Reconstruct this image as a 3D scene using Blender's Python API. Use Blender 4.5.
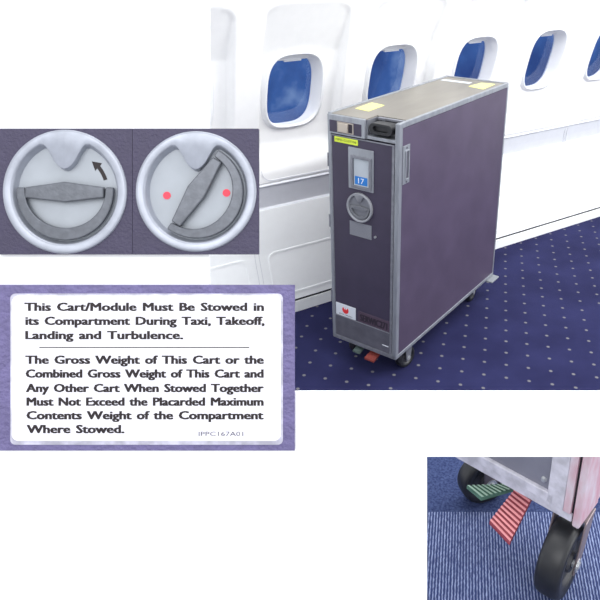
import bpy, bmesh, math
from mathutils import Matrix, Vector
for o in list(bpy.data.objects): bpy.data.objects.remove(o)
SC = bpy.context.scene
COL = SC.collection

# ---------------------------------------------------------------- camera
F_PX, CX, CY, PITCH, EYE = 661.6, 369.3, 231.9, 0.4085, 1.5726
cam_data = bpy.data.cameras.new('camera'); cam = bpy.data.objects.new('camera', cam_data); COL.objects.link(cam)
cam_data.sensor_width = 36; cam_data.sensor_fit = 'HORIZONTAL'
cam_data.lens = 36 * F_PX / 600
cam_data.shift_x = (300 - CX) / 600; cam_data.shift_y = (CY - 300) / 600
cam_data.clip_start = 0.02
cam.location = (0, 0, EYE); cam.rotation_euler = (math.pi/2 - PITCH, 0, 0)
SC.camera = cam
# ---------------------------------------------------------------- light
SC.view_settings.view_transform = 'Standard'; SC.view_settings.look = 'None'
SC.view_settings.gamma = 1; SC.view_settings.use_curve_mapping = False
SC.view_settings.exposure = 0.5
wd = bpy.data.worlds.new('cabin_air'); SC.world = wd; wd.use_nodes = True
bg = wd.node_tree.nodes['Background']; bg.inputs[0].default_value = (0.93, 0.96, 1.0, 1); bg.inputs[1].default_value = 0.92
def area(name, loc, target, sx, sy, power, colour=(1,1,1)):
    l = bpy.data.lights.new(name, 'AREA'); l.shape = 'RECTANGLE'; l.size = sx; l.size_y = sy; l.energy = power; l.color = colour
    o = bpy.data.objects.new(name, l); COL.objects.link(o); o.location = loc
    o.rotation_euler = (Vector(target) - Vector(loc)).to_track_quat('-Z', 'Y').to_euler(); return o
area('ceiling_light_panel', (0.8, 1.5, 3.1), (0.8, 2.3, 0.3), 3.2, 1.6, 44)
area('aisle_light_panel', (2.6, 2.2, 2.9), (1.7, 3.9, 0.6), 1.2, 1.2, 52)
area('board_fill_light', (-0.5, -0.9, 2.6), (-0.1, 0.7, 1.1), 1.5, 1.0, 12)  # added fill lamp behind the camera, whitens the display board
area('wall_fill_light', (2.3, 0.5, 1.15), (0.9, 3.2, 0.1), 1.6, 0.8, 9)  # added fill lamp brightening the lower wall, no window behind it

# ---------------------------------------------------------------- helpers
def srgb(r, g, b):
    f = lambda c: (c/255/12.92) if c/255 <= .04045 else ((c/255 + .055)/1.055)**2.4
    return (f(r), f(g), f(b), 1)
def mat(name, col, rough=.5, metal=0, var=.0, vscale=30, bump=0, bscale=200, col2=None, stretch=(1,1,1), spec=.5):
    m = bpy.data.materials.new(name); m.use_nodes = True; nt = m.node_tree; b = nt.nodes['Principled BSDF']
    b.inputs['Roughness'].default_value = rough; b.inputs['Metallic'].default_value = metal
    b.inputs['Specular IOR Level'].default_value = spec
    tc = nt.nodes.new('ShaderNodeTexCoord'); mp = nt.nodes.new('ShaderNodeMapping'); mp.inputs['Scale'].default_value = stretch
    nt.links.new(tc.outputs['Object'], mp.inputs[0])
    n = nt.nodes.new('ShaderNodeTexNoise'); n.inputs['Scale'].default_value = vscale; n.inputs['Detail'].default_value = 6
    nt.links.new(mp.outputs[0], n.inputs['Vector'])
    r = nt.nodes.new('ShaderNodeValToRGB'); r.color_ramp.elements[0].position = .36; r.color_ramp.elements[1].position = .66
    c = srgb(*col)
    r.color_ramp.elements[0].color = tuple(x*(1-var) for x in c[:3]) + (1,)
    r.color_ramp.elements[1].color = srgb(*col2) if col2 else tuple(min(1, x*(1+var)) for x in c[:3]) + (1,)
    nt.links.new(n.outputs['Fac'], r.inputs[0]); nt.links.new(r.outputs[0], b.inputs['Base Color'])
    if bump:
        n2 = nt.nodes.new('ShaderNodeTexNoise'); n2.inputs['Scale'].default_value = bscale; n2.inputs['Detail'].default_value = 3
        nt.links.new(mp.outputs[0], n2.inputs['Vector'])
        bp = nt.nodes.new('ShaderNodeBump'); bp.inputs['Strength'].default_value = bump; bp.inputs['Distance'].default_value = .002
        nt.links.new(n2.outputs['Fac'], bp.inputs['Height']); nt.links.new(bp.outputs[0], b.inputs['Normal'])
    return m
def obj(name, bm, m, parent=None, bevel=0, smooth=False, seg=2, M=None, kind=None):
    if M is not None: bmesh.ops.transform(bm, matrix=M, verts=bm.verts)
    bmesh.ops.recalc_face_normals(bm, faces=bm.faces)
    me = bpy.data.meshes.new(name); bm.to_mesh(me); bm.free(); me.materials.append(m)
    o = bpy.data.objects.new(name, me); COL.objects.link(o)
    if parent: o.parent = parent
    if smooth:
        for p in me.polygons: p.use_smooth = True
    if bevel:
        b = o.modifiers.new('bevel', 'BEVEL'); b.width = bevel; b.segments = seg; b.limit_method = 'ANGLE'; b.angle_limit = math.radians(40)
    if kind: o['kind'] = kind
    return o
def tag(o, label, cat, group=None):
    o['label'] = label; o['category'] = cat
    if group: o['group'] = group
def empty(name, M=None):
    o = bpy.data.objects.new(name, None); COL.objects.link(o); o.empty_display_size = .05
    if M is not None: o.matrix_world = M
    return o
def B(): return bmesh.new()
def box(bm, x0, x1, y0, y1, z0, z1):
    vs = [bm.verts.new(p) for p in ((x0,y0,z0),(x1,y0,z0),(x1,y1,z0),(x0,y1,z0),(x0,y0,z1),(x1,y0,z1),(x1,y1,z1),(x0,y1,z1))]
    for f in ((0,3,2,1),(4,5,6,7),(0,1,5,4),(1,2,6,5),(2,3,7,6),(3,0,4,7)): bm.faces.new([vs[i] for i in f])
    return bm
def bx(*a): return box(B(), *a)
def hexa(bm, b4, t4):                       # solid from a bottom quad and a top quad
    vs = [bm.verts.new(p) for p in list(b4) + list(t4)]
    for f in ((0,3,2,1),(4,5,6,7),(0,1,5,4),(1,2,6,5),(2,3,7,6),(3,0,4,7)): bm.faces.new([vs[i] for i in f])
    return bm
def prism(bm, pts, h0, h1, mp=lambda u, v, h: (u, v, h)):
    a = [bm.verts.new(mp(u, v, h0)) for u, v in pts]; b = [bm.verts.new(mp(u, v, h1)) for u, v in pts]
    n = len(pts); bm.faces.new(a); bm.faces.new(b[::-1])
    for i in range(n): bm.faces.new((a[i], a[(i+1) % n], b[(i+1) % n], b[i]))
    return bm
def ringprism(bm, outer, inner, h0, h1, mp=lambda u, v, h: (u, v, h)):
    n = len(outer); L = [[bm.verts.new(mp(u, v, h)) for u, v in P] for P, h in ((outer, h0), (outer, h1), (inner, h1), (inner, h0))]
    for k in range(4):
        P, Q = L[k], L[(k+1) % 4]
        for i in range(n): bm.faces.new((P[i], P[(i+1) % n], Q[(i+1) % n], Q[i]))
    return bm
def rrect(x0, x1, y0, y1, r, n=6):
    out = []
    for cx, cy, a0 in ((x1-r, y1-r, 0), (x0+r, y1-r, 90), (x0+r, y0+r, 180), (x1-r, y0+r, 270)):
        for k in range(n+1):
            a = math.radians(a0 + 90*k/n); out.append((cx + r*math.cos(a), cy + r*math.sin(a)))
    return out
def cyl(bm, p0, p1, r, seg=24, r2=None):
    p0, p1 = Vector(p0), Vector(p1); d = p1 - p0
    q = d.to_track_quat('Z', 'Y').to_matrix().to_4x4()
    bmesh.ops.create_cone(bm, cap_ends=True, segments=seg, radius1=r, radius2=r if r2 is None else r2, depth=d.length, matrix=Matrix.Translation((p0+p1)/2) @ q)
    return bm
def lathe(bm, prof, axis_m, seg=48):        # prof (radius, height) closed profile, about local Z
    rings = []
    for k in range(seg):
        a = 2*math.pi*k/seg
        rings.append([bm.verts.new(axis_m @ Vector((r*math.cos(a), r*math.sin(a), h))) for r, h in prof])
    n = len(prof)
    for k in range(seg):
        A, C = rings[k], rings[(k+1) % seg]
        for i in range(n): bm.faces.new((A[i], A[(i+1) % n], C[(i+1) % n], C[i]))
    return bm
def text_mesh(bm, body, x0, x1, base, cap, h, bold=.02, mp=None, slant=0):
    """flat letters stretched from x0 to x1 on the baseline, capital height cap"""
    def meshed(s):
        c = bpy.data.curves.new('t', 'FONT'); c.body = s; c.size = 1; c.offset = 0; c.resolution_u = 2; c.space_word = 1.35
        o = bpy.data.objects.new('t', c); COL.objects.link(o); bpy.context.view_layer.update()
        me = bpy.data.meshes.new_from_object(o.evaluated_get(bpy.context.evaluated_depsgraph_get()))
        bpy.data.objects.remove(o); bpy.data.curves.remove(c); return me
    mH = meshed('H'); H = max(v.co.y for v in mH.vertices); me = meshed(body)
    a, b = min(v.co.x for v in me.vertices), max(v.co.x for v in me.vertices)
    sx, sy = (x1-x0)/(b-a), cap/H
    k = bold*5; shifts = [(a_, b_) for a_ in (-k, 0, k) for b_ in (-k*.3, k*.3)] if bold >= .03 else [(0, 0), (-k/4, 0), (k/4, 0)]
    for n_, (dx, dy) in enumerate(shifts):
        start = len(bm.verts); bm.from_mesh(me); bm.verts.ensure_lookup_table()
        for v in bm.verts[start:]:
            x, y = x0 + (v.co.x-a)*sx + dx*cap*.5, base + v.co.y*sy + dy*cap*.5
            v.co = Vector((x, y, h + n_*4e-6)) if mp is None else Vector(mp(x, y, h))
    return bm

# ---------------------------------------------------------------- materials
M_white_wall = mat('white_cabin_plastic', (246,246,245), .55, var=.01)
M_band = mat('light_grey_wall_trim', (222,224,229), .6, var=.015)
M_lower = mat('off_white_dado_plastic', (243,245,245), .55, var=.01)
M_seam = mat('shadow_gap_rubber', (205,207,212), .8)
M_black = mat('black_rubber_strip', (38,36,42), .7)
M_reveal = mat('window_surround_plastic', (240,241,243), .45)
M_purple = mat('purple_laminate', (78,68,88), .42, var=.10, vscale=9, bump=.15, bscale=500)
M_purple_shaded = mat('shaded_purple_laminate', (60,54,73), .45, var=.08, vscale=12, bump=.15, bscale=500)  # same laminate as the sides, darkened to paint in the front's shade
M_alu = mat('brushed_aluminium', (156,160,167), .38, metal=.5, var=.12, vscale=60, stretch=(1,1,.15))
M_alu_dark = mat('worn_grey_aluminium', (132,134,142), .45, metal=.45, var=.14, vscale=40)
M_top = mat('scratched_steel_top', (138,133,124), .38, metal=.35, var=.09, vscale=14, stretch=(1,.25,1))
M_kick = mat('grey_kick_plate', (92,92,102), .5, metal=.2, var=.15, vscale=25)
M_tyre = mat('black_caster_rubber', (34,35,38), .42, var=.25, vscale=60)
M_hub = mat('dark_hub_plastic', (62,62,66), .5, var=.2)
M_yellow = mat('neon_yellow_sticker', (214,232,70), .6, var=.03)
M_pale_yellow = mat('pale_yellow_sticker', (226,224,140), .6, var=.04)
M_label = mat('pale_label', (205,210,218), .5, var=.02)
M_card = mat('grey_white_card', (176,184,192), .5, var=.03)
M_blue = mat('blue_label', (36,118,196), .5)
M_red = mat('red_print', (214,50,54), .5)
M_brown = mat('brown_vinyl_label', (74,60,76), .55, var=.06)
M_dark_print = mat('dark_print', (40,32,44), .6)
M_pwhite = mat('white_print', (225,232,240), .5)
M_dial = mat('cast_light_metal', (162,166,177), .34, metal=.35, var=.10, vscale=45, bump=.1, bscale=90)
M_dialfloor = mat('pale_grey_dish', (164,169,176), .5, metal=.1, var=.05, vscale=30)
M_handle = mat('worn_grey_handle', (98,101,108), .34, metal=.5, var=.12, vscale=120, bump=.1, bscale=400)
M_pane_purple = mat('textured_purple_panel', (60,54,80), .5, var=.06, vscale=60, bump=.6, bscale=350)
M_plac_purple = mat('textured_lavender_panel', (106,98,142), .5, var=.10, vscale=80, bump=1.0, bscale=220)
M_placard = mat('white_enamelled_placard', (238,236,244), .35, var=.012)
M_placard_edge = mat('silver_placard_edge', (190,188,204), .4, metal=.3, var=.25, vscale=70)
M_ink = mat('dark_brown_ink', (30,18,22), .6)
M_redpaint = mat('red_paint', (236,62,84), .5)
M_board = mat('matt_white_board', (250,250,250), .9, spec=.1)
M_green_ped = mat('green_pedal', (92,130,110), .45, var=.12, vscale=50)
M_green_dk = mat('faded_green_pedal', (74,88,86), .5, var=.15, vscale=50)
M_red_ped = mat('red_pedal', (126,54,48), .5, var=.1, vscale=50)
M_red_rib = mat('worn_red_ribbed_pedal', (160,66,78), .5, var=.1, vscale=90)
M_worn_alu = mat('scuffed_aluminium', (206,204,214), .45, metal=.0, var=.18, vscale=55, bump=.2, bscale=120)
M_pink_alu = mat('pink_worn_aluminium', (208,160,172), .5, metal=.0, vscale=38, var=.04, col2=(214,204,212), stretch=(1.4,1.4,.45))
M_grey_panel = mat('dull_grey_panel', (136,136,148), .42, metal=.2, var=.08, vscale=20)
M_screw = mat('steel_screw', (196,198,200), .3, metal=.6)

# carpet with dot lattice
def carpet_dots():
    m = bpy.data.materials.new('blue_dotted_carpet'); m.use_nodes = True; nt = m.node_tree; N = nt.nodes; L = nt.links
    b = N['Principled BSDF']; b.inputs['Roughness'].default_value = .95; b.inputs['Specular IOR Level'].default_value = .15
    tc = N.new('ShaderNodeTexCoord'); sep = N.new('ShaderNodeSeparateXYZ'); L.new(tc.outputs['Object'], sep.inputs[0])
    def math_(op, a, c=None):
        n = N.new('ShaderNodeMath'); n.operation = op
        for i, v in enumerate((a, c)):
            if v is None: continue
            if isinstance(v, (int, float)): n.inputs[i].default_value = v
            else: L.new(v, n.inputs[i])
        return n.outputs[0]
    d1, d2, p1, p2, o = (.182, .983), (.970, -.242), .0893, .0883, (-.0725, 2.2395)
    det = d1[0]*d2[1] - d1[1]*d2[0]
    X = math_('SUBTRACT', sep.outputs[0], o[0]); Y = math_('SUBTRACT', sep.outputs[1], o[1])
    a = math_('ADD', math_('MULTIPLY', X, d2[1]/det/p1), math_('MULTIPLY', Y, -d2[0]/det/p1))
    c = math_('ADD', math_('MULTIPLY', X, -d1[1]/det/p2), math_('MULTIPLY', Y, d1[0]/det/p2))
    fa = math_('SUBTRACT', a, math_('ROUND', a)); fc = math_('SUBTRACT', c, math_('ROUND', c))
    dist = math_('SQRT', math_('ADD', math_('MULTIPLY', fa, fa), math_('MULTIPLY', fc, fc)))
    r = N.new('ShaderNodeValToRGB'); r.color_ramp.elements[0].position = .064; r.color_ramp.elements[1].position = .092
    r.color_ramp.elements[0].color = (1,1,1,1); r.color_ramp.elements[1].color = (0,0,0,1); L.new(dist, r.inputs[0])
    n = N.new('ShaderNodeTexNoise'); n.inputs['Scale'].default_value = 4; n.inputs['Detail'].default_value = 8; L.new(tc.outputs['Object'], n.inputs['Vector'])
    r2 = N.new('ShaderNodeValToRGB'); r2.color_ramp.elements[0].position = .35; r2.color_ramp.elements[1].position = .7
    r2.color_ramp.elements[0].color = srgb(33,34,70); r2.color_ramp.elements[1].color = srgb(43,45,85); L.new(n.outputs['Fac'], r2.inputs[0])
    mx = N.new('ShaderNodeMix'); mx.data_type = 'RGBA'; L.new(r.outputs[0], mx.inputs[0]); L.new(r2.outputs[0], mx.inputs[6]); mx.inputs[7].default_value = srgb(112,111,116)
    L.new(mx.outputs[2], b.inputs['Base Color'])
    n2 = N.new('ShaderNodeTexNoise'); n2.inputs['Scale'].default_value = 600; L.new(tc.outputs['Object'], n2.inputs['Vector'])
    bp = N.new('ShaderNodeBump'); bp.inputs['Strength'].default_value = .5; bp.inputs['Distance'].default_value = .003; L.new(n2.outputs['Fac'], bp.inputs['Height']); L.new(bp.outputs[0], b.inputs['Normal'])
    return m
M_carpet = carpet_dots()
def carpet_ribbed(name, ribs, c0, c1):
    m = bpy.data.materials.new(name); m.use_nodes = True; nt = m.node_tree; N = nt.nodes; L = nt.links
    b = N['Principled BSDF']; b.inputs['Roughness'].default_value = .95; b.inputs['Specular IOR Level'].default_value = .1
    tc = N.new('ShaderNodeTexCoord'); n = N.new('ShaderNodeTexNoise'); n.inputs['Scale'].default_value = 260; n.inputs['Detail'].default_value = 4
    mp = N.new('ShaderNodeMapping'); mp.inputs['Rotation'].default_value = (0, 0, math.radians(8)); L.new(tc.outputs['Object'], mp.inputs[0])
    if ribs:
        w = N.new('ShaderNodeTexWave'); w.wave_type = 'BANDS'; w.bands_direction = 'X'; w.inputs['Scale'].default_value = 70; w.inputs['Distortion'].default_value = 1.6
        w.inputs['Detail'].default_value = 2; w.inputs['Detail Scale'].default_value = 3; L.new(mp.outputs[0], w.inputs['Vector'])
        sc = N.new('ShaderNodeVectorMath'); sc.operation = 'MULTIPLY'; sc.inputs[1].default_value = (1, .45, 1); L.new(mp.outputs[0], sc.inputs[0]); L.new(sc.outputs[0], n.inputs['Vector'])
        mu = N.new('ShaderNodeMath'); mu.operation = 'MULTIPLY'; L.new(w.outputs['Fac'], mu.inputs[0]); L.new(n.outputs['Fac'], mu.inputs[1]); src = mu.outputs[0]
        lo, hi = .18, .60
    else:
        L.new(mp.outputs[0], n.inputs['Vector']); src = n.outputs['Fac']; lo, hi = .35, .8
    r = N.new('ShaderNodeValToRGB'); r.color_ramp.elements[0].position = lo; r.color_ramp.elements[1].position = hi
    r.color_ramp.elements[0].color = srgb(*c0); r.color_ramp.elements[1].color = srgb(*c1); L.new(src, r.inputs[0]); L.new(r.outputs[0], b.inputs['Base Color'])
    bp = N.new('ShaderNodeBump'); bp.inputs['Strength'].default_value = .6; bp.inputs['Distance'].default_value = .002; L.new(src, bp.inputs['Height']); L.new(bp.outputs[0], b.inputs['Normal'])
    return m
M_ribbed = carpet_ribbed('ribbed_blue_carpet', True, (50,60,100), (146,158,194))
M_plain_carpet = carpet_ribbed('plain_blue_carpet', False, (42,52,88), (76,88,126))
# sky and glass
m = bpy.data.materials.new('blue_sky_with_cloud'); m.use_nodes = True; nt = m.node_tree; nt.nodes.clear()
out = nt.nodes.new('ShaderNodeOutputMaterial'); em = nt.nodes.new('ShaderNodeEmission'); nt.links.new(em.outputs[0], out.inputs[0])
tcn = nt.nodes.new('ShaderNodeTexCoord'); nz = nt.nodes.new('ShaderNodeTexNoise'); nz.inputs['Scale'].default_value = 4.2; nz.inputs['Detail'].default_value = 4
nt.links.new(tcn.outputs['Object'], nz.inputs['Vector']); rr = nt.nodes.new('ShaderNodeValToRGB')
rr.color_ramp.elements[0].position = .40; rr.color_ramp.elements[0].color = srgb(54,82,144); rr.color_ramp.elements[1].position = .78; rr.color_ramp.elements[1].color = srgb(150,178,220)
e2 = rr.color_ramp.elements.new(.58); e2.color = srgb(70,108,174)
nt.links.new(nz.outputs['Fac'], rr.inputs[0]); nt.links.new(rr.outputs[0], em.inputs[0]); em.inputs[1].default_value = .62; M_sky = m
m = bpy.data.materials.new('window_acrylic'); m.use_nodes = True; nt = m.node_tree; nt.nodes.clear()
out = nt.nodes.new('ShaderNodeOutputMaterial'); mx = nt.nodes.new('ShaderNodeMixShader'); tr = nt.nodes.new('ShaderNodeBsdfTransparent'); gl = nt.nodes.new('ShaderNodeBsdfGlossy')
gl.inputs['Roughness'].default_value = .08; tr.inputs[0].default_value = (.93,.95,1,1); mx.inputs[0].default_value = .04
nt.links.new(tr.outputs[0], mx.inputs[1]); nt.links.new(gl.outputs[0], mx.inputs[2]); nt.links.new(mx.outputs[0], out.inputs[0]); M_glass = m

# ================================================================= SETTING
TH = math.radians(56.6)
Wd = Vector((math.sin(TH), math.cos(TH), 0)); Nd = Vector((math.cos(TH), -math.sin(TH), 0)); O0 = Vector((-.34705, 2.68572, 0))
MW = Matrix(((Wd.x, -Nd.x, 0, O0.x), (Wd.y, -Nd.y, 0, O0.y), (0, 0, 1, 0), (0, 0, 0, 1)))   # local: x along wall, y outward, z up
fl = bx(-3.2, 5.2, -2.2, 7.2, -.05, 0)
g = bmesh.ops.bisect_plane(fl, geom=fl.verts[:] + fl.edges[:] + fl.faces[:], plane_co=O0 - Nd*.22, plane_no=-Nd, clear_outer=True)
obj('floor', fl, M_carpet, kind='structure')

PROF = [(0,0),(.07,0),(.3,-.06),(.5,-.100),(.62,-.090),(.75,-.090),(.85,-.073),(1.0,-.036),(1.2,.016),(1.4,.077),(1.6,.155),(1.8,.25),(2.0,.37)]
def prof(z):
    for (a, ta), (b, tb) in zip(PROF, PROF[1:]):
        if z <= b:
            u = (z-a)/(b-a); return ta + (tb-ta)*u
    return PROF[-1][1]
def sm(x): x = max(0, min(1, x)); return x*x*(3-2*x)
S0, SP, ZC, LEAN = .0835, .5005, 1.0116, math.atan(.2607)
def emb(s, z):                              # depth of the scooped window bay
    k = round((s - S0 - .02)/SP); u = s - (S0 + .02 + SP*k)
    du = .198 - abs(u); dz = 1.372 - z
    if du <= 0 or dz <= 0 or z < .66: return 0
    d = du
    if du < .06 and dz < .06: d = max(0, .06 - math.hypot(.06-du, .06-dz))      # rounded top corners
    return sm(d/.020) * .046*min(1, dz/.20)**.9 * (1 - sm((.80 - z)/.14))
# upper wall: one dense sheet with scooped bays, window openings cut
K0, K1 = -2, 6
def inside_hole(u, v, a, b): return (abs(u)/a)**3.2 + (abs(v)/b)**3.2 < 1
bm = B(); ds = SP/84; dzs = .0068
s_start = S0 + SP*(K0-.5); ns = 84*(K1-K0+1); zs = [.62 + i*dzs for i in range(int((2.0-.62)/dzs)+1)]
grid = []
for i in range(ns+1):
    s = s_start + i*ds; row = []
    for z in zs:
        row.append(bm.verts.new((s, -(prof(z) - emb(s, z)), z)))
    grid.append(row)
for i in range(ns):
    for j in range(len(zs)-1):
        s = s_start + (i+.5)*ds; z = zs[j] + dzs/2; k = round((s-S0)/SP)
        if inside_hole(s - S0 - k*SP, (z-ZC)/math.cos(LEAN), .131, .165): continue
        bm.faces.new((grid[i][j], grid[i+1][j], grid[i+1][j+1], grid[i][j+1]))
bmesh.ops.recalc_face_normals(bm, faces=bm.faces)
o = obj('wall_window_side', bm, M_white_wall, smooth=True, kind='structure'); o.matrix_world = MW
sol = o.modifiers.new('solid', 'SOLIDIFY'); sol.thickness = .004; sol.offset = 0
s_end = s_start + ns*ds
def strip(name, zp, m, th=.02, s0=None, s1=None, lift=0, bevel=.002):   # a strip of wall following given (z, inward) points
    b = B(); s0 = s_start if s0 is None else s0; s1 = s_end if s1 is None else s1
    pts = [(-(t+lift), z) for z, t in zp] + [(-(t+lift)+th, z) for z, t in zp[::-1]]
    prism(b, pts, s0, s1, mp=lambda u, v, h: (h, u, v))
    q = obj(name, b, m, kind='structure', bevel=bevel); q.matrix_world = MW; return q
strip('trim_1', [(.0,.0),(.056,.0)], M_lower)                                  # air vent kick strip at the floor
strip('trim_2', [(.056,-.006),(.068,-.006)], M_black)
strip('wall_lower', [(.068,.0),(.15,-.02),(.3,-.06),(.4,-.08),(.497,-.100)], M_lower)
strip('trim_3', [(.497,-.100),(.503,-.112),(.55,-.103),(.604,-.090),(.612,-.082),(.62,-.088)], M_band)
# raised rounded dado panels between the seams (pitch 1 m)
def surf(s, z, lift): return (s, -(prof(z) + lift), z)
def panel_ring(name, s0, s1, z0, z1, r, w, lift, m):
    b = B(); out = rrect(s0, s1, z0, z1, r, 6); inn = rrect(s0+w, s1-w, z0+w, z1-w, r-w*.5, 6)
    def dens(P):
        R = []
        for i in range(len(P)):
            a, c = P[i], P[(i+1) % len(P)]; n = max(1, int(math.hypot(c[0]-a[0], c[1]-a[1])/.03))
            R += [(a[0]+(c[0]-a[0])*k/4, a[1]+(c[1]-a[1])*k/4) for k in range(4)]
        return R
    ringprism(b, dens(out), dens(inn), -.004, lift, mp=lambda u, v, h: surf(u, v, h))
    q = obj(name, b, m, smooth=False, kind='structure'); q.matrix_world = MW
n_ = 4
for k in range(-1, 4):
    a = -.142 + k*1.0
    panel_ring('trim_%d' % n_, a+.05, a+.95, .10, .305, .035, .008, .003, M_lower); n_ += 1
    b = B()
    for off in (-.012, .008):               # double seam line up the rib, following the wall
        for z0, z1 in zip([.07+.03*i for i in range(64)], [.10+.03*i for i in range(64)]):
            if z1 > 1.98: break
            for (s_, w_) in ((a+off, .0022),):
                p = [surf(s_-w_/2, z0, .0008), surf(s_+w_/2, z0, .0008), surf(s_+w_/2, z1, .0008), surf(s_-w_/2, z1, .0008)]
                q_ = [(x, y+.003, z) for x, y, z in p]
                hexa(b, q_, p)
    q = obj('trim_%d' % n_, b, M_seam if k < 1 else M_seam, kind='structure'); q.matrix_world = MW; n_ += 1
# rounded lower rim of the window bays
for k in range(-1, 3):
    a = -.142 + k*1.0
    b = B(); P = rrect(a+.06, a+.94, .628, 1.2, .05, 8)
    low = [p for p in P if p[1] < .69]; low.sort()
    for p, c in zip(low, low[1:]):
        x0, z0 = p; x1, z1 = c
        n3 = max(1, int(abs(x1-x0)/.05))
        for t in range(n3):
            A = (x0+(x1-x0)*t/n3, z0+(z1-z0)*t/n3); C = (x0+(x1-x0)*(t+1)/n3, z0+(z1-z0)*(t+1)/n3)
            hexa(b, [surf(A[0], A[1], -.002), surf(C[0], C[1], -.002), surf(C[0], C[1]+.006, -.002), surf(A[0], A[1]+.006, -.002)],
                    [surf(A[0], A[1], .004), surf(C[0], C[1], .004), surf(C[0], C[1]+.006, .004), surf(A[0], A[1]+.006, .004)])
    q = obj('trim_%d' % n_, b, M_band, kind='structure'); q.matrix_world = MW; n_ += 1
# windows
def sup(a, b, n=64, e=.62):
    R = []
    for i in range(n):
        t = 2*math.pi*i/n; c, s = math.cos(t), math.sin(t)
        R.append((a*math.copysign(abs(c)**e, c), b*math.copysign(abs(s)**e, s)))
    return R
def dn(a, b, d): return [(u, v - d) for u, v in sup(a, b)]
MWIN = Matrix.Rotation(LEAN, 4, 'X') @ Matrix.Rotation(math.radians(90), 4, 'X')   # local u, v, toward cabin
first = None; wins = []
def loft(bm, loops):
    V = [[bm.verts.new((u, v, h)) for u, v in P] for P, h in loops]; n = len(V[0])
    for A, C in zip(V, V[1:]):
        for i in range(n): bm.faces.new((A[i], A[(i+1) % n], C[(i+1) % n], C[i]))
for k in range(K0+1, K1):
    M = MW @ Matrix.Translation((S0+SP*k, .0634, ZC)) @ MWIN
    if first is None:
        root = empty('window_1', M); root['kind'] = 'structure'
        b = B(); loft(b, [(sup(.137,.170), -.006), (sup(.136,.169), .0005), (sup(.131,.164), .002), (sup(.1275,.1605), .001), (sup(.1265,.1595), -.012), (dn(.122,.157,.005), -.016), (dn(.121,.157,.010), -.034), (dn(.117,.156,.014), -.038), (dn(.116,.156,.023), -.064), (dn(.112,.154,.0245), -.066), (dn(.12,.16,.0245), -.080), (dn(.150,.20,.015), -.080), (sup(.150,.182), -.012), (sup(.137,.170), -.006)])
        obj('window_frame', b, M_reveal, root, smooth=True)
        b = B(); prism(b, dn(.115,.157,.0245), -.068, -.065); obj('pane', b, M_glass, root)
        b = B()                             # lower edge of the rolled-up shade
        sh = [p for p in sup(.117,.149, 96) if p[1] > .118]; sh.sort()
        prism(b, sh, -.050, -.044); box(b, -.04, .04, .116, .122, -.048, -.038); obj('window_shade', b, M_band, root, bevel=.001)
        first = root; wins.append(root)
    else:
        r = first.copy(); COL.objects.link(r); r.matrix_world = M; r.name = 'window_%d' % (len(wins)+1)
        for ch in list(first.children):
            c = ch.copy(); COL.objects.link(c); c.parent = r
        wins.append(r)
b = B(); box(b, s_start-.5, s_end+.5, .32, .33, .3, 1.7); q = obj('sky_backdrop', b, M_sky, kind='structure'); q.matrix_world = MW

# ================================================================= LATCH DIAL (shared builder)
OUTL = [(0,.355),(8,.375),(14,.425),(17.5,.48),(19.5,.55),(20.6,.64),(21.8,.74),(24,.81),(28,.84),(181,.84)]
def dial_outline(R, th):
    d = abs((math.degrees(th) - 90 + 180) % 360 - 180)
    for (a, ra), (b, rb) in zip(OUTL, OUTL[1:]):
        if d <= b: return R*(ra + (rb-ra)*(d-a)/(b-a))
    return R*.84
def dial(parent, M, R, rot, flange=.002, floor=-.005, mf=M_dial, mb=M_dialfloor, mh=M_handle):
    """round recessed latch: rimmed dish with a thumb bump at the top, D-shaped turning handle"""
    n = 360; T = [2*math.pi*i/n for i in range(n)]; c = lambda r: [(r*math.cos(t), r*math.sin(t)) for t in T]
    o_ = lambda k: [(dial_outline(R, t)*k*math.cos(t), dial_outline(R, t)*k*math.sin(t)) for t in T]
    b = B(); dp = flange - floor
    loft(b, [(c(R), min(0, floor)), (c(R), flange-.0015*R/.06), (c(R*.985), flange), (c(R*.95), flange), (o_(1.05), flange), (o_(1.02), flange-.08*dp), (o_(.995), flange-.35*dp), (o_(.975), flange-.8*dp), (o_(.95), floor)])
    d_ = obj('latch_dial', b, mf, parent, smooth=True, M=M)
    b = B(); V = [b.verts.new((u, v, floor+.0002)) for u, v in o_(.99)]; b.faces.new(V)
    V2 = [b.verts.new((u, v, floor-.0003)) for u, v in o_(.99)]; b.faces.new(V2[::-1])
    obj('dish', b, mb, d_, M=M)
    Rm = M @ Matrix.Rotation(rot, 4, 'Z'); s = R/61.8
    top = flange - .001*R/.06
    b = B(); L_, H_ = 39*s, 10*s              # diamond grip bar
    P = [(-L_, -6*s), (0, -10.5*s), (L_, -6*s), (L_, 4.5*s), (0, 10*s), (-L_, 4.5*s)]
    hb = floor + (top-floor)*.35
    prism(b, P, hb, top+.0015*R/.06)
    hbar = obj('grip_bar', b, mh, d_, bevel=.0012*R/.06, M=Rm)
    b = B(); outer, inner = [], []
    for i in range(41):
        t = math.pi + math.pi*i/40
        outer.append((48.3*s*math.cos(t), 1*s + 49.5*s*math.sin(t))); inner.append((39.8*s*math.cos(t)*(1 if 0 < i < 40 else 1), 1*s + 37*s*math.sin(t)))
    outer = [(-48.3*s, 4.5*s)] + outer + [(48.3*s, 4.5*s)]; inner = [(-40.5*s, 4.5*s)] + inner + [(40.5*s, 4.5*s)]
    prism(b, outer + inner[::-1], hb, top)
    obj('turning_handle', b, mh, d_, bevel=.0012*R/.06, M=Rm)
    return d_

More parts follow.
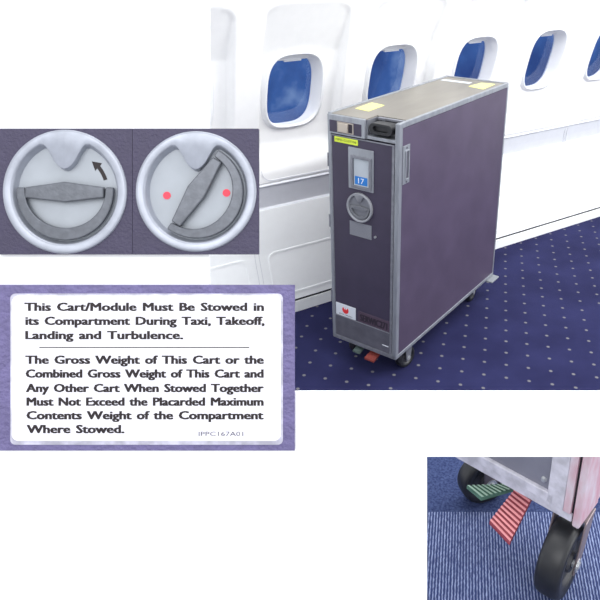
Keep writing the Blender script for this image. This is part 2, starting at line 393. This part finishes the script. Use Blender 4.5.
# ================================================================= MAIN CART
CA = 0.6058; WC, DC, Z0, ZT = .302, .8675, .111, 1.03
MC = Matrix.Translation((-.1455, 2.312, 0)) @ Matrix.Rotation(-CA, 4, 'Z')
cart = empty('galley_cart', MC)
tag(cart, 'tall narrow purple airline meal trolley with number 17 label, standing on dotted blue carpet', 'galley cart')
FM = Matrix(((1,0,0,0),(0,0,-1,0),(0,1,0,0),(0,0,0,1)))    # front face frame: x right, y up, z out of the face -> cart local
def front(name, pts_or_box, h0, h1, m, parent, bevel=.001, r=None):
    x0, x1, z0, z1 = pts_or_box
    b = B(); prism(b, rrect(x0, x1, z0, z1, r or .0015, 4), h0, h1); return obj(name, b, m, parent, bevel=bevel, M=FM)
# body
b = bx(.012, WC-.004, .02, DC-.004, Z0+.006, .958); box(b, .012, WC-.004, .068, DC-.004, .95, ZT-.004); box(b, .162, .168, .004, .07, .96, ZT-.004)
obj('body_core', b, M_alu_dark, cart)
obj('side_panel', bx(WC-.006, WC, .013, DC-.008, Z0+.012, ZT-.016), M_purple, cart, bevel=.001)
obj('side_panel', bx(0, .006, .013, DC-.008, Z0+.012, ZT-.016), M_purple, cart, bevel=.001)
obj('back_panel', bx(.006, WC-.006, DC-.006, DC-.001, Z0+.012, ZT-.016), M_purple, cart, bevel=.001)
b = B()
hexa(b, [(.004,.004,ZT-.006),(.163,.004,ZT-.006),(.163,DC-.004,ZT-.006),(.004,DC-.004,ZT-.006)], [(.004,.004,ZT),(.163,.004,ZT),(.163,DC-.004,ZT),(.004,DC-.004,ZT)])
box(b, .163, WC-.004, .068, DC-.004, ZT-.006, ZT)
obj('top_panel', b, M_top, cart)
b = B()                                     # silver edge rails
for x in (-.001, WC-.011): box(b, x, x+.012, .0, DC, ZT-.015, ZT+.004)
box(b, 0, WC, DC-.010, DC+.001, ZT-.015, ZT+.004)
for x in (-.0015, WC-.0025): box(b, x, x+.004, DC-.010, DC+.0015, Z0, ZT-.01)
for x in (-.002, WC-.004): box(b, x, x+.006, .0, DC, Z0, Z0+.016)
obj('edge_rail', b, M_alu, cart, bevel=.002)
b = bx(WC-.018, WC+.0015, -.004, .016, Z0, ZT+.003); obj('corner_post', b, M_alu, cart, bevel=.003)
b = bx(-.0015, .013, -.004, .016, Z0, .962); obj('corner_post', b, M_alu, cart, bevel=.003)
obj('bottom_rail', bx(.0, WC, -.004, .02, Z0-.002, Z0+.016), M_alu_dark, cart, bevel=.002)
# latch housing at the top left
hs = obj('latch_housing', bx(.001, .162, -.007, .068, .961, ZT-.001), M_alu, cart, bevel=.002)
front('housing_panel', (.011,.149,.968,1.010), .006, .0085, M_purple_shaded, hs, .0006)
front('latch_plate', (.046,.117,.970,1.009), .008, .0105, mat('tan_steel', (168,160,152), .35, metal=.4, var=.08), hs)
front('slide_button', (.054,.095,.974,1.005), .010, .016, mat('beige_steel', (190,180,168), .35, metal=.35), hs, .002)
front('slot', (.096,.112,.974,1.005), .010, .0112, M_dark_print, hs, .0005)
# recess with the black release handle
rc = obj('handle_recess', bx(.168, WC-.018, .0, .066, .962, .974), M_alu, cart, bevel=.0015)
obj('recess_back', bx(.168, WC-.006, .0625, .068, .974, ZT-.006), M_hub, rc)
b = B(); out = rrect(.178, .272, .984, 1.022, .018, 8); inn = rrect(.194, .256, .994, 1.012, .009, 8)
ringprism(b, out, inn, -.040, .004); rh = obj('release_handle', b, M_tyre, cart, bevel=.003, M=FM)
b = B(); prism(b, rrect(.192, .258, .992, 1.014, .009, 8), -.04, -.012); obj('grip_insert', b, M_hub, rh, M=FM)
b = bx(.196,.206,.05,.064,1.018,1.0275); box(b,.176,WC-.02,.052,.066,1.02,1.0285); obj('recess_lip', b, M_alu_dark, rc, bevel=.001)
# door
door = obj('door', bx(.014, WC-.019, -.003, .012, .128, .957), M_purple_shaded, cart, bevel=.0015)
b = B(); box(b, .0125, .017, -.0045, 0, .128, .957); box(b, .273, .283, -.0045, 0, .128, .957); box(b, .014, .283, -.0048, 0, .953, .9575)
obj('door_frame', b, M_alu_dark, door, bevel=.001)
front('kick_plate', (.017,.273,.129,.220), .003, .0048, M_kick, door, .0006)
front('plate_edge', (.017,.273,.2185,.2225), .003, .0058, M_alu_dark, door, .0006)
front('airline_label', (.019,.115,.2235,.277), .003, .0050, M_label, door, .0006)
b = B(); n = 28; cx_, cz_, r_ = .066, .2535, .0155   # red crane roundel with raised wings
P = [(cx_ + r_*math.cos(math.radians(a)), cz_ + r_*math.sin(math.radians(a))) for a in range(132, 409, 12)]
P += [(cx_+.006, cz_+.004), (cx_+.002, cz_+.001), (cx_+.001, cz_+.009), (cx_-.001, cz_+.009), (cx_-.002, cz_+.001), (cx_-.006, cz_+.004)]
prism(b, P, .0049, .0053); obj('red_emblem', b, M_red, door, M=FM)
b = B(); text_mesh(b, 'JAPAN AIRLINES', .034, .100, .2295, .0048, .0054, bold=.01); obj('printed_text', b, M_ink, door, M=FM)
front('service_label', (.127,.271,.2235,.271), .003, .0045, M_brown, door, .0006)
b = B(); text_mesh(b, 'SERWIC271', .138, .262, .232, .028, .0049, bold=.03); obj('printed_text', b, M_dark_print, door, M=FM)
front('yellow_sticker', (.029,.131,.932,.952), .003, .0045, M_yellow, door, .0005)
b = B(); text_mesh(b, 'MPD-CUST/98', .035, .125, .9385, .0075, .0049, bold=.02); obj('printed_text', b, mat('olive_ink', (84,96,30), .6), door, M=FM)
ch_ = front('card_holder', (.090,.199,.771,.924), .003, .006, M_alu, door, .001, r=.003)
b = B(); ringprism(b, rrect(.104,.191,.777,.896,.002,3), rrect(.113,.182,.786,.887,.002,3), .005, .012); obj('holder_rim', b, M_alu_dark, ch_, bevel=.001, M=FM)
front('card', (.116,.179,.787,.893), .0062, .0075, M_card, ch_, .0004)
front('blue_number_label', (.120,.174,.7915,.822), .0074, .0083, M_blue, ch_, .0004)
b = B(); text_mesh(b, '17', .135, .160, .797, .0195, .0087, bold=.02); obj('printed_number', b, M_pwhite, ch_, M=FM)
dial(door, FM @ Matrix.Translation((.1405, .704, .0035)), .056, 0, flange=.010, floor=.001, mf=mat('dull_cast_metal', (150,152,158), .45, metal=.35, var=.06), mb=mat('dull_dish_metal', (128,130,138), .45, metal=.3), mh=mat('dull_handle_metal', (122,124,130), .4, metal=.4))
front('small_placard', (.092,.190,.587,.643), .003, .0048, mat('dull_plate', (134,136,144), .45, metal=.3, var=.1, vscale=200, stretch=(1,1,4)), door, .0006)
b = B(); cyl(b, (.207, -.003, .604), (.207, -.009, .604), .004, 16); obj('stud', b, M_screw, door)
b = bx(.241,.270,-.0062,-.004,.1575,.1605); obj('scratched_strip', b, M_label, door)
for z in (.30, .62, .86):
    b = B(); cyl(b, (-.0015, -.003, z-.025), (-.0015, -.003, z+.025), .004, 12); obj('hinge', b, M_alu_dark, cart)
# right-hand side grip plate
sh = obj('side_grip', bx(WC, WC+.0025, .017, .062, .815, .953), M_alu, cart, bevel=.001)
b = B(); ringprism(b, rrect(.030,.056,.829,.936,.004,4), rrect(.035,.051,.834,.931,.003,4), WC+.002, WC+.006, mp=lambda u, v, h: (h, u, v)); obj('grip_rim', b, M_alu, sh, bevel=.001)
obj('grip_shade_plate', bx(WC+.002, WC+.0032, .034, .052, .833, .932), M_kick, sh)  # flat plate, its darker tone stands in for a pocket's shade
for z in (.822, .944):
    b = B(); cyl(b, (WC+.002, .040, z), (WC+.0045, .040, z), .0035, 12); obj('screw', b, M_kick, sh)
# stickers on the lid
b = B(); prism(b, [(.040,.108),(.105,.100),(.098,.212),(.034,.222)], ZT, ZT+.0012); obj('yellow_lid_sticker', b, M_pale_yellow, cart)
b = B(); prism(b, [(.190,.712),(.268,.690),(.262,.818),(.200,.812)], ZT, ZT+.0012); obj('yellow_lid_sticker', b, M_pale_yellow, cart)
b = B(); prism(b, [(.026,.765),(.165,.765),(.165,.795),(.026,.795)], ZT, ZT+.0012); obj('white_lid_strip', b, M_label, cart)
b = bx(.250, WC+.030, .80, DC+.010, Z0-.010, Z0-.001); obj('corner_bumper', b, mat('grey_bumper', (128,132,138), .6), cart, bevel=.005)
# casters
def caster(parent, x, y, ang, r, top, w=.030, mfork=M_alu_dark, trail=.0, floor=0, ps=.03):
    """fork with swivel plate; wheel, hub and axle bolt below it. Z up, floor at z = floor"""
    M = Matrix.Translation((x, y, floor)) @ Matrix.Rotation(ang, 4, 'Z')
    b = B(); box(b, -ps, ps, -ps, ps, top-.006-floor, top-floor); cyl(b, (0,0,top-.02-floor), (0,0,top-.005-floor), .02, 20)
    tz = top-.018-floor
    hexa(b, [(-.016,-w/2-.006,tz-.004),(.016,-w/2-.006,tz-.004),(.016,w/2+.006,tz-.004),(-.016,w/2+.006,tz-.004)], [(-.016,-w/2-.006,tz),(.016,-w/2-.006,tz),(.016,w/2+.006,tz),(-.016,w/2+.006,tz)])
    for sy in (-1, 1):
        y0, y1 = sorted((sy*(w/2+.003), sy*(w/2+.006)))
        hexa(b, [(trail-.011,y0,r-.012),(trail+.011,y0,r-.012),(trail+.011,y1,r-.012),(trail-.011,y1,r-.012)], [(-.019,y0,tz),(.019,y0,tz),(.019,y1,tz),(-.019,y1,tz)])
    f = obj('caster', b, mfork, parent, bevel=.0015, M=M)
    A = M @ Matrix.Translation((trail, 0, r)) @ Matrix.Rotation(math.pi/2, 4, 'X'); h = w/2
    b = lathe(B(), [(r*.62,-h*.9),(r*.90,-h),(r*.97,-h*.82),(r,-h*.5),(r,h*.5),(r*.97,h*.82),(r*.90,h),(r*.62,h*.9)], A); obj('wheel', b, M_tyre, f, smooth=True)
    b = lathe(B(), [(.0015,-h*.95),(r*.25,-h*.95),(r*.30,-h*.6),(r*.55,-h*.6),(r*.64,-h*.9),(r*.64,h*.9),(r*.55,h*.6),(r*.30,h*.6),(r*.25,h*.95),(.0015,h*.95)], A); obj('hub', b, M_hub, f)
    b = B(); cyl(b, A @ Vector((0,0,-h-.009)), A @ Vector((0,0,h+.009)), .0055, 6); cyl(b, A @ Vector((0,0,-h-.006)), A @ Vector((0,0,-h-.0075)), .010, 20); cyl(b, A @ Vector((0,0,h+.006)), A @ Vector((0,0,h+.0075)), .010, 20)
    obj('axle_bolt', b, M_screw, f)
    return f
caster(cart, .266, .125, math.radians(80), .046, Z0-.001)
caster(cart, .050, .105, math.radians(80), .046, Z0-.001)
caster(cart, .236, .765, math.radians(95), .046, Z0-.001)
caster(cart, .050, .765, math.radians(88), .046, Z0-.001)
def pedal(parent, tip0, tip1, root0, root1, th, m, ribs, M=None, ribh=.0015, mrib=None):
    """foot pedal: wedge from tip edge to root edge, ribs across its upper face"""
    tip0, tip1, root0, root1 = map(Vector, (tip0, tip1, root0, root1)); dn = Vector((0,0,-th))
    b = B(); hexa(b, [tip0+dn, tip1+dn, root1+dn, root0+dn], [tip0, tip1, root1, root0])
    for i in range(ribs):
        t, u = (i+.1)/ribs, (i+.6)/ribs
        a0, a1 = tip0.lerp(root0, t), tip1.lerp(root1, t); c0, c1 = tip0.lerp(root0, u), tip1.lerp(root1, u); up = Vector((0,0,ribh))
        hexa(b, [a0, a1, c1, c0], [a0+up, a1+up, c1+up, c0+up])
    b.faces.ensure_lookup_table()
    for i, f in enumerate(b.faces):
        if i >= 6 and (i-6) % 6 == 1: f.material_index = 1
    q = obj('brake_pedal', b, m, parent, M=M); q.data.materials.append(mrib or m); return q
pedal(cart, (.106,-.014,.086), (.140,-.014,.086), (.106,.05,.104), (.140,.05,.104), .006, M_green_dk, 8)
pedal(cart, (.168,-.020,.080), (.212,-.020,.080), (.175,.05,.104), (.215,.05,.104), .008, M_red_ped, 8)

# ================================================================= WHITE DISPLAY BOARD (leans back, foot on the floor)
MB = Matrix.Translation((0, 0, EYE)) @ Matrix.Rotation(math.pi/2 - PITCH, 4, 'X') @ Matrix.Translation((0, 0, -.70))
U = .70/F_PX                                # one layout unit on the board face, in metres
def X(px): return (px-CX)*U
def Y(py): return (CY-py)*U
board = empty('display_board', MB)
tag(board, 'large white display board leaning back, with one big and one small rectangular opening', 'display board')
foot = -(EYE - .70*math.sin(PITCH))/math.cos(PITCH) + .004
b = B(); t0, t1 = -.006, 0
def slab(x0, x1, y0, y1): box(b, min(x0,x1), max(x0,x1), min(y0,y1), max(y0,y1), t0, t1)
xs = [X(-90), X(208.9), X(427), X(650), X(690)]; ys = [Y(-70), Y(-40), Y(391.9), Y(456.7), Y(650), foot]
verts = {}
def V(i, j, k):
    if (i, j, k) not in verts: verts[(i, j, k)] = b.verts.new((xs[i], ys[j], (t0, t1)[k]))
    return verts[(i, j, k)]
solid = lambda i, j: 0 <= i < 4 and 0 <= j < 5 and not (j == 1 and i in (1, 2)) and not (j == 3 and i == 2)
for i in range(4):
    for j in range(5):
        if not solid(i, j): continue
        b.faces.new((V(i,j,1), V(i+1,j,1), V(i+1,j+1,1), V(i,j+1,1))); b.faces.new((V(i,j,0), V(i,j+1,0), V(i+1,j+1,0), V(i+1,j,0)))
        for (di, dj, e0, e1) in ((-1,0,(i,j),(i,j+1)), (1,0,(i+1,j),(i+1,j+1)), (0,-1,(i,j),(i+1,j)), (0,1,(i,j+1),(i+1,j+1))):
            if not solid(i+di, j+dj): b.faces.new((V(*e0,0), V(*e1,0), V(*e1,1), V(*e0,1)))
obj('board_sheet', b, M_board, board)
for x in (X(-60), X(670)):                  # short rear prop legs down to the floor
    p = MB @ Vector((x, foot+.32, -.006)); q = Vector((p.x, p.y+.03, .0)); Mi = MB.inverted()
    b = B(); cyl(b, Mi @ p, Mi @ q, .012, 16); obj('prop_leg', b, M_board, board)
# --- two purple sample panels with latches, mounted on the board; plate 7 mm thick
PT = .007; UF = (.70-PT)/F_PX
def XF(px): return (px-CX)*UF
def YF(py): return (CY-py)*UF
def latch_panel(x0, x1, y0, y1, cx, cy, R, rot, label):
    root = empty('latch_panel', MB @ Matrix.Translation((XF(cx), YF(cy), 0)))
    tag(root, label, 'latch panel')
    ox, oy = cx, cy; l, r_, t_, bo = (x0-ox)*UF, (x1-ox)*UF, (oy-y0)*UF, (oy-y1)*UF; Rm = R*UF
    n = 144; ang = [2*math.pi*i/n for i in range(n)]
    def rect_pt(a):
        c, s = math.cos(a), math.sin(a); k = 1e9
        if c > 1e-9: k = min(k, r_/c)
        if c < -1e-9: k = min(k, l/c)
        if s > 1e-9: k = min(k, t_/s)
        if s < -1e-9: k = min(k, bo/s)
        return (c*k, s*k)
    outer = [rect_pt(a) for a in ang]
    for cxn, cyn in ((l, t_), (r_, t_), (l, bo), (r_, bo)):      # snap nearest samples to the exact corners
        i = min(range(n), key=lambda i: (outer[i][0]-cxn)**2 + (outer[i][1]-cyn)**2); outer[i] = (cxn, cyn)
    inner = [(min(r_-.0003, max(l+.0003, Rm*.985*math.cos(a))), min(t_-.0003, max(bo+.0003, Rm*.985*math.sin(a)))) for a in ang]
    b = B(); ringprism(b, outer, inner, 0.0003, PT); obj('panel_sheet', b, M_pane_purple, root)
    d = dial(root, Matrix.Translation((0, 0, PT)), Rm, rot, flange=.0025, floor=-.0062)
    return root, d, Rm
r1, d1_, Rm = latch_panel(-3, 132.2, 128.6, 254.5, 65.3, 191.8, 62.0, 0, 'purple panel with round silver latch, handle level and black curved arrow')
b = B(); P1, P2 = [], []                     # curved black arrow
for i in range(9):
    a = math.radians(18 + 21*i/8); P1.append((Rm*.675*math.cos(a), Rm*.675*math.sin(a))); P2.append((Rm*.615*math.cos(a), Rm*.615*math.sin(a)))
def pol(r, a): return (Rm*r*math.cos(math.radians(a)), Rm*r*math.sin(math.radians(a)))
fa = PT - .0060
prism(b, P1 + [pol(.725, 40.5), pol(.635, 52), pol(.565, 38)] + P2[::-1], fa, fa+.0004); obj('black_arrow', b, M_ink, d1_)
r2_, d2_, Rm2 = latch_panel(132.6, 258.3, 128.6, 254.5, 196.3, 191.6, 60.3, math.radians(57), 'purple panel with round silver latch, handle turned upright and two red dots')
for px, py in ((165.2, 195.2), (225.3, 192.6)):
    b = B(); c_ = ((px-196.3)*UF, (191.6-py)*UF); cyl(b, (c_[0], c_[1], fa), (c_[0], c_[1], fa+.0005), 3.9*UF, 28); obj('red_dot', b, M_redpaint, d2_)
# --- lavender panel with the stowage placard
PT = .004; UF = (.70-PT)/F_PX
root = empty('placard_panel', MB @ Matrix.Translation((XF(145), YF(368), 0)))
tag(root, 'lavender textured panel carrying the white cart stowage and gross weight placard', 'placard')
def XL(px): return (px-145)*UF
def YL(py): return (368-py)*UF
b = B(); prism(b, [(XL(-3),YL(285)),(XL(294.6),YL(285)),(XL(294.6),YL(450.6)),(XL(-3),YL(450.6))], .0003, PT); obj('panel_sheet', b, M_plac_purple, root)
pe = obj('placard_edge', prism(B(), rrect(XL(10.6), XL(283), YL(444.5), YL(293.5), 5*UF, 6), PT-.001, PT+.0007), M_placard_edge, root)
pw = obj('placard_plate', prism(B(), rrect(XL(12), XL(281), YL(440.8), YL(295.6), 7*UF, 8), PT, PT+.0012), M_placard, root, bevel=.0004)
LN = [('This Cart/Module Must Be Stowed in', 25.7, 263.6, 310.6), ('its Compartment During Taxi, Takeoff,', 26.6, 264.2, 324.6), ('Landing and Turbulence.', 26.6, 183, 338.8),
      ('The Gross Weight of This Cart or the', 26.6, 263.5, 363.4), ('Combined Gross Weight of This Cart and', 27, 263.2, 377.2), ('Any Other Cart When Stowed Together', 27.2, 263.3, 391.6),
      ('Must Not Exceed the Placarded Maximum', 27.8, 263.2, 405.2), ('Contents Weight of the Compartment', 27.8, 263.2, 418.8), ('Where Stowed.', 28, 124.3, 432.6)]
b = B()
for s_, a_, c_, y_ in LN: text_mesh(b, s_, XL(a_), XL(c_), YL(y_), 7.9*UF, PT+.00145, bold=.034)
box(b, XL(40), XL(249.5), YL(347.6), YL(346.7), PT+.001, PT+.00145)
obj('placard_text', b, M_ink, pw)
b = B(); text_mesh(b, 'IPPC167A01', XL(199), XL(243.5), YL(435.6), 4.3*UF, PT+.00145, bold=0); obj('small_print', b, mat('grey_ink', (84,80,96), .6), pw)

# ================================================================= LOW PLINTH WITH RIBBED CARPET AND CART CORNER
PZ = .72
b = bx(-.06, .66, .46, 1.08, 0, PZ-.008)
o = obj('display_plinth', b, M_board); tag(o, 'white plinth behind the small opening of the board, topped with blue carpet', 'plinth')
b = bx(-.06, .66, .46, .8135, PZ-.008, PZ); o = obj('carpet_tile', b, M_ribbed); tag(o, 'ribbed blue carpet tile under the near caster wheel', 'carpet')
b = bx(-.06, .66, .8135, 1.08, PZ-.008, PZ); o = obj('carpet_tile', b, M_plain_carpet); tag(o, 'smooth dark blue carpet tile behind the ribbed one', 'carpet')
ZB = .135
MN = Matrix.Translation((.2833, .65883, PZ)) @ Matrix.Rotation(math.radians(138.84-180), 4, 'Z')   # local x: right along the front, y: back, z up; corner at origin
nc = empty('cart_corner', MN)
tag(nc, 'close-up scuffed grey and pink cart base on two black casters, with green and red pedals', 'cart base')
XL0 = -.2065; BD = .085
def ztop(x): return ZB + .098 + (x - XL0)*.36
def fbox(name, x0, x1, y0, y1, z0, z1, m, bevel=.001, parent=None):
    zt = lambda x: min(z1, ztop(x)) if z1 is not None else ztop(x)
    b = B(); hexa(b, [(x0,y0,z0),(x1,y0,z0),(x1,y1,z0),(x0,y1,z0)], [(x0,y0,zt(x0)),(x1,y0,zt(x1)),(x1,y1,zt(x1)),(x0,y1,zt(x0))])
    return obj(name, b, m, parent or nc, bevel=bevel)
fbox('front_panel', XL0, -.049, .003, .006, ZB+.020, None, M_grey_panel)
obj('base_tray', bx(XL0, -.003, .004, BD, ZB+.004, ZB+.016), M_kick, nc)
fbox('bottom_rail', XL0, -.0125, -.001, .020, ZB, ZB+.014, M_worn_alu, .0015)
fbox('lower_frame', XL0, -.040, -.003, .010, ZB+.0145, ZB+.030, M_worn_alu, .0015)
fbox('frame_stile', -.050, -.0255, -.003, .010, ZB+.0145, None, M_worn_alu, .001)
fbox('door_edge_strip', -.0253, -.0145, -.0035, .012, ZB+.0145, None, M_pink_alu, .001)
fbox('shadow_gap', -.0145, -.0105, .002, .012, ZB+.004, None, M_black, 0)
fbox('corner_post', -.0108, .0, -.004, .060, ZB-.003, None, M_pink_alu, .003)
fbox('side_panel', -.006, -.001, .060, BD+.06, ZB+.002, None, M_pink_alu, .001)
for x, z in ((-.0595, ZB+.044), (-.185, ZB+.044)):
    b = B(); cyl(b, (x, .003, z), (x, -.0005, z), .0042, 20, .0030); cyl(b, (x,-.0005,z), (x,-.001,z), .0015, 10); obj('rivet', b, M_screw, nc)
caster(nc, -.024, .040, math.radians(90+4), .056, ZB+.004, ps=.022, w=.036, mfork=mat('worn_fork_steel', (142,128,130), .4, metal=.4, var=.12), trail=-.032)
caster(nc, -.192, .080, math.radians(62), .046, ZB+.004, ps=.012, w=.030, mfork=mat('dark_fork_steel', (112,104,108), .4, metal=.4, var=.12), trail=.0)
zp = ZB - .045
pedal(nc, (-.179,.002,zp), (-.149,-.004,zp), (-.122,.058,zp), (-.108,.068,zp), .005, M_green_ped, 11, ribh=.0020, mrib=mat('worn_green_highlight', (176,206,186), .45, var=.08))  # ridge tops painted pale: wear plus a highlight put into the colour
zp = ZB - .065
pedal(nc, (-.125,-.017,zp), (-.083,-.031,zp), (-.105,.030,ZB-.010), (-.080,.028,ZB-.010), .005, M_red_rib, 12, ribh=.0022, mrib=mat('worn_pink_highlight', (232,150,152), .45, var=.08))  # pale ridge colour combines wear with a painted highlight
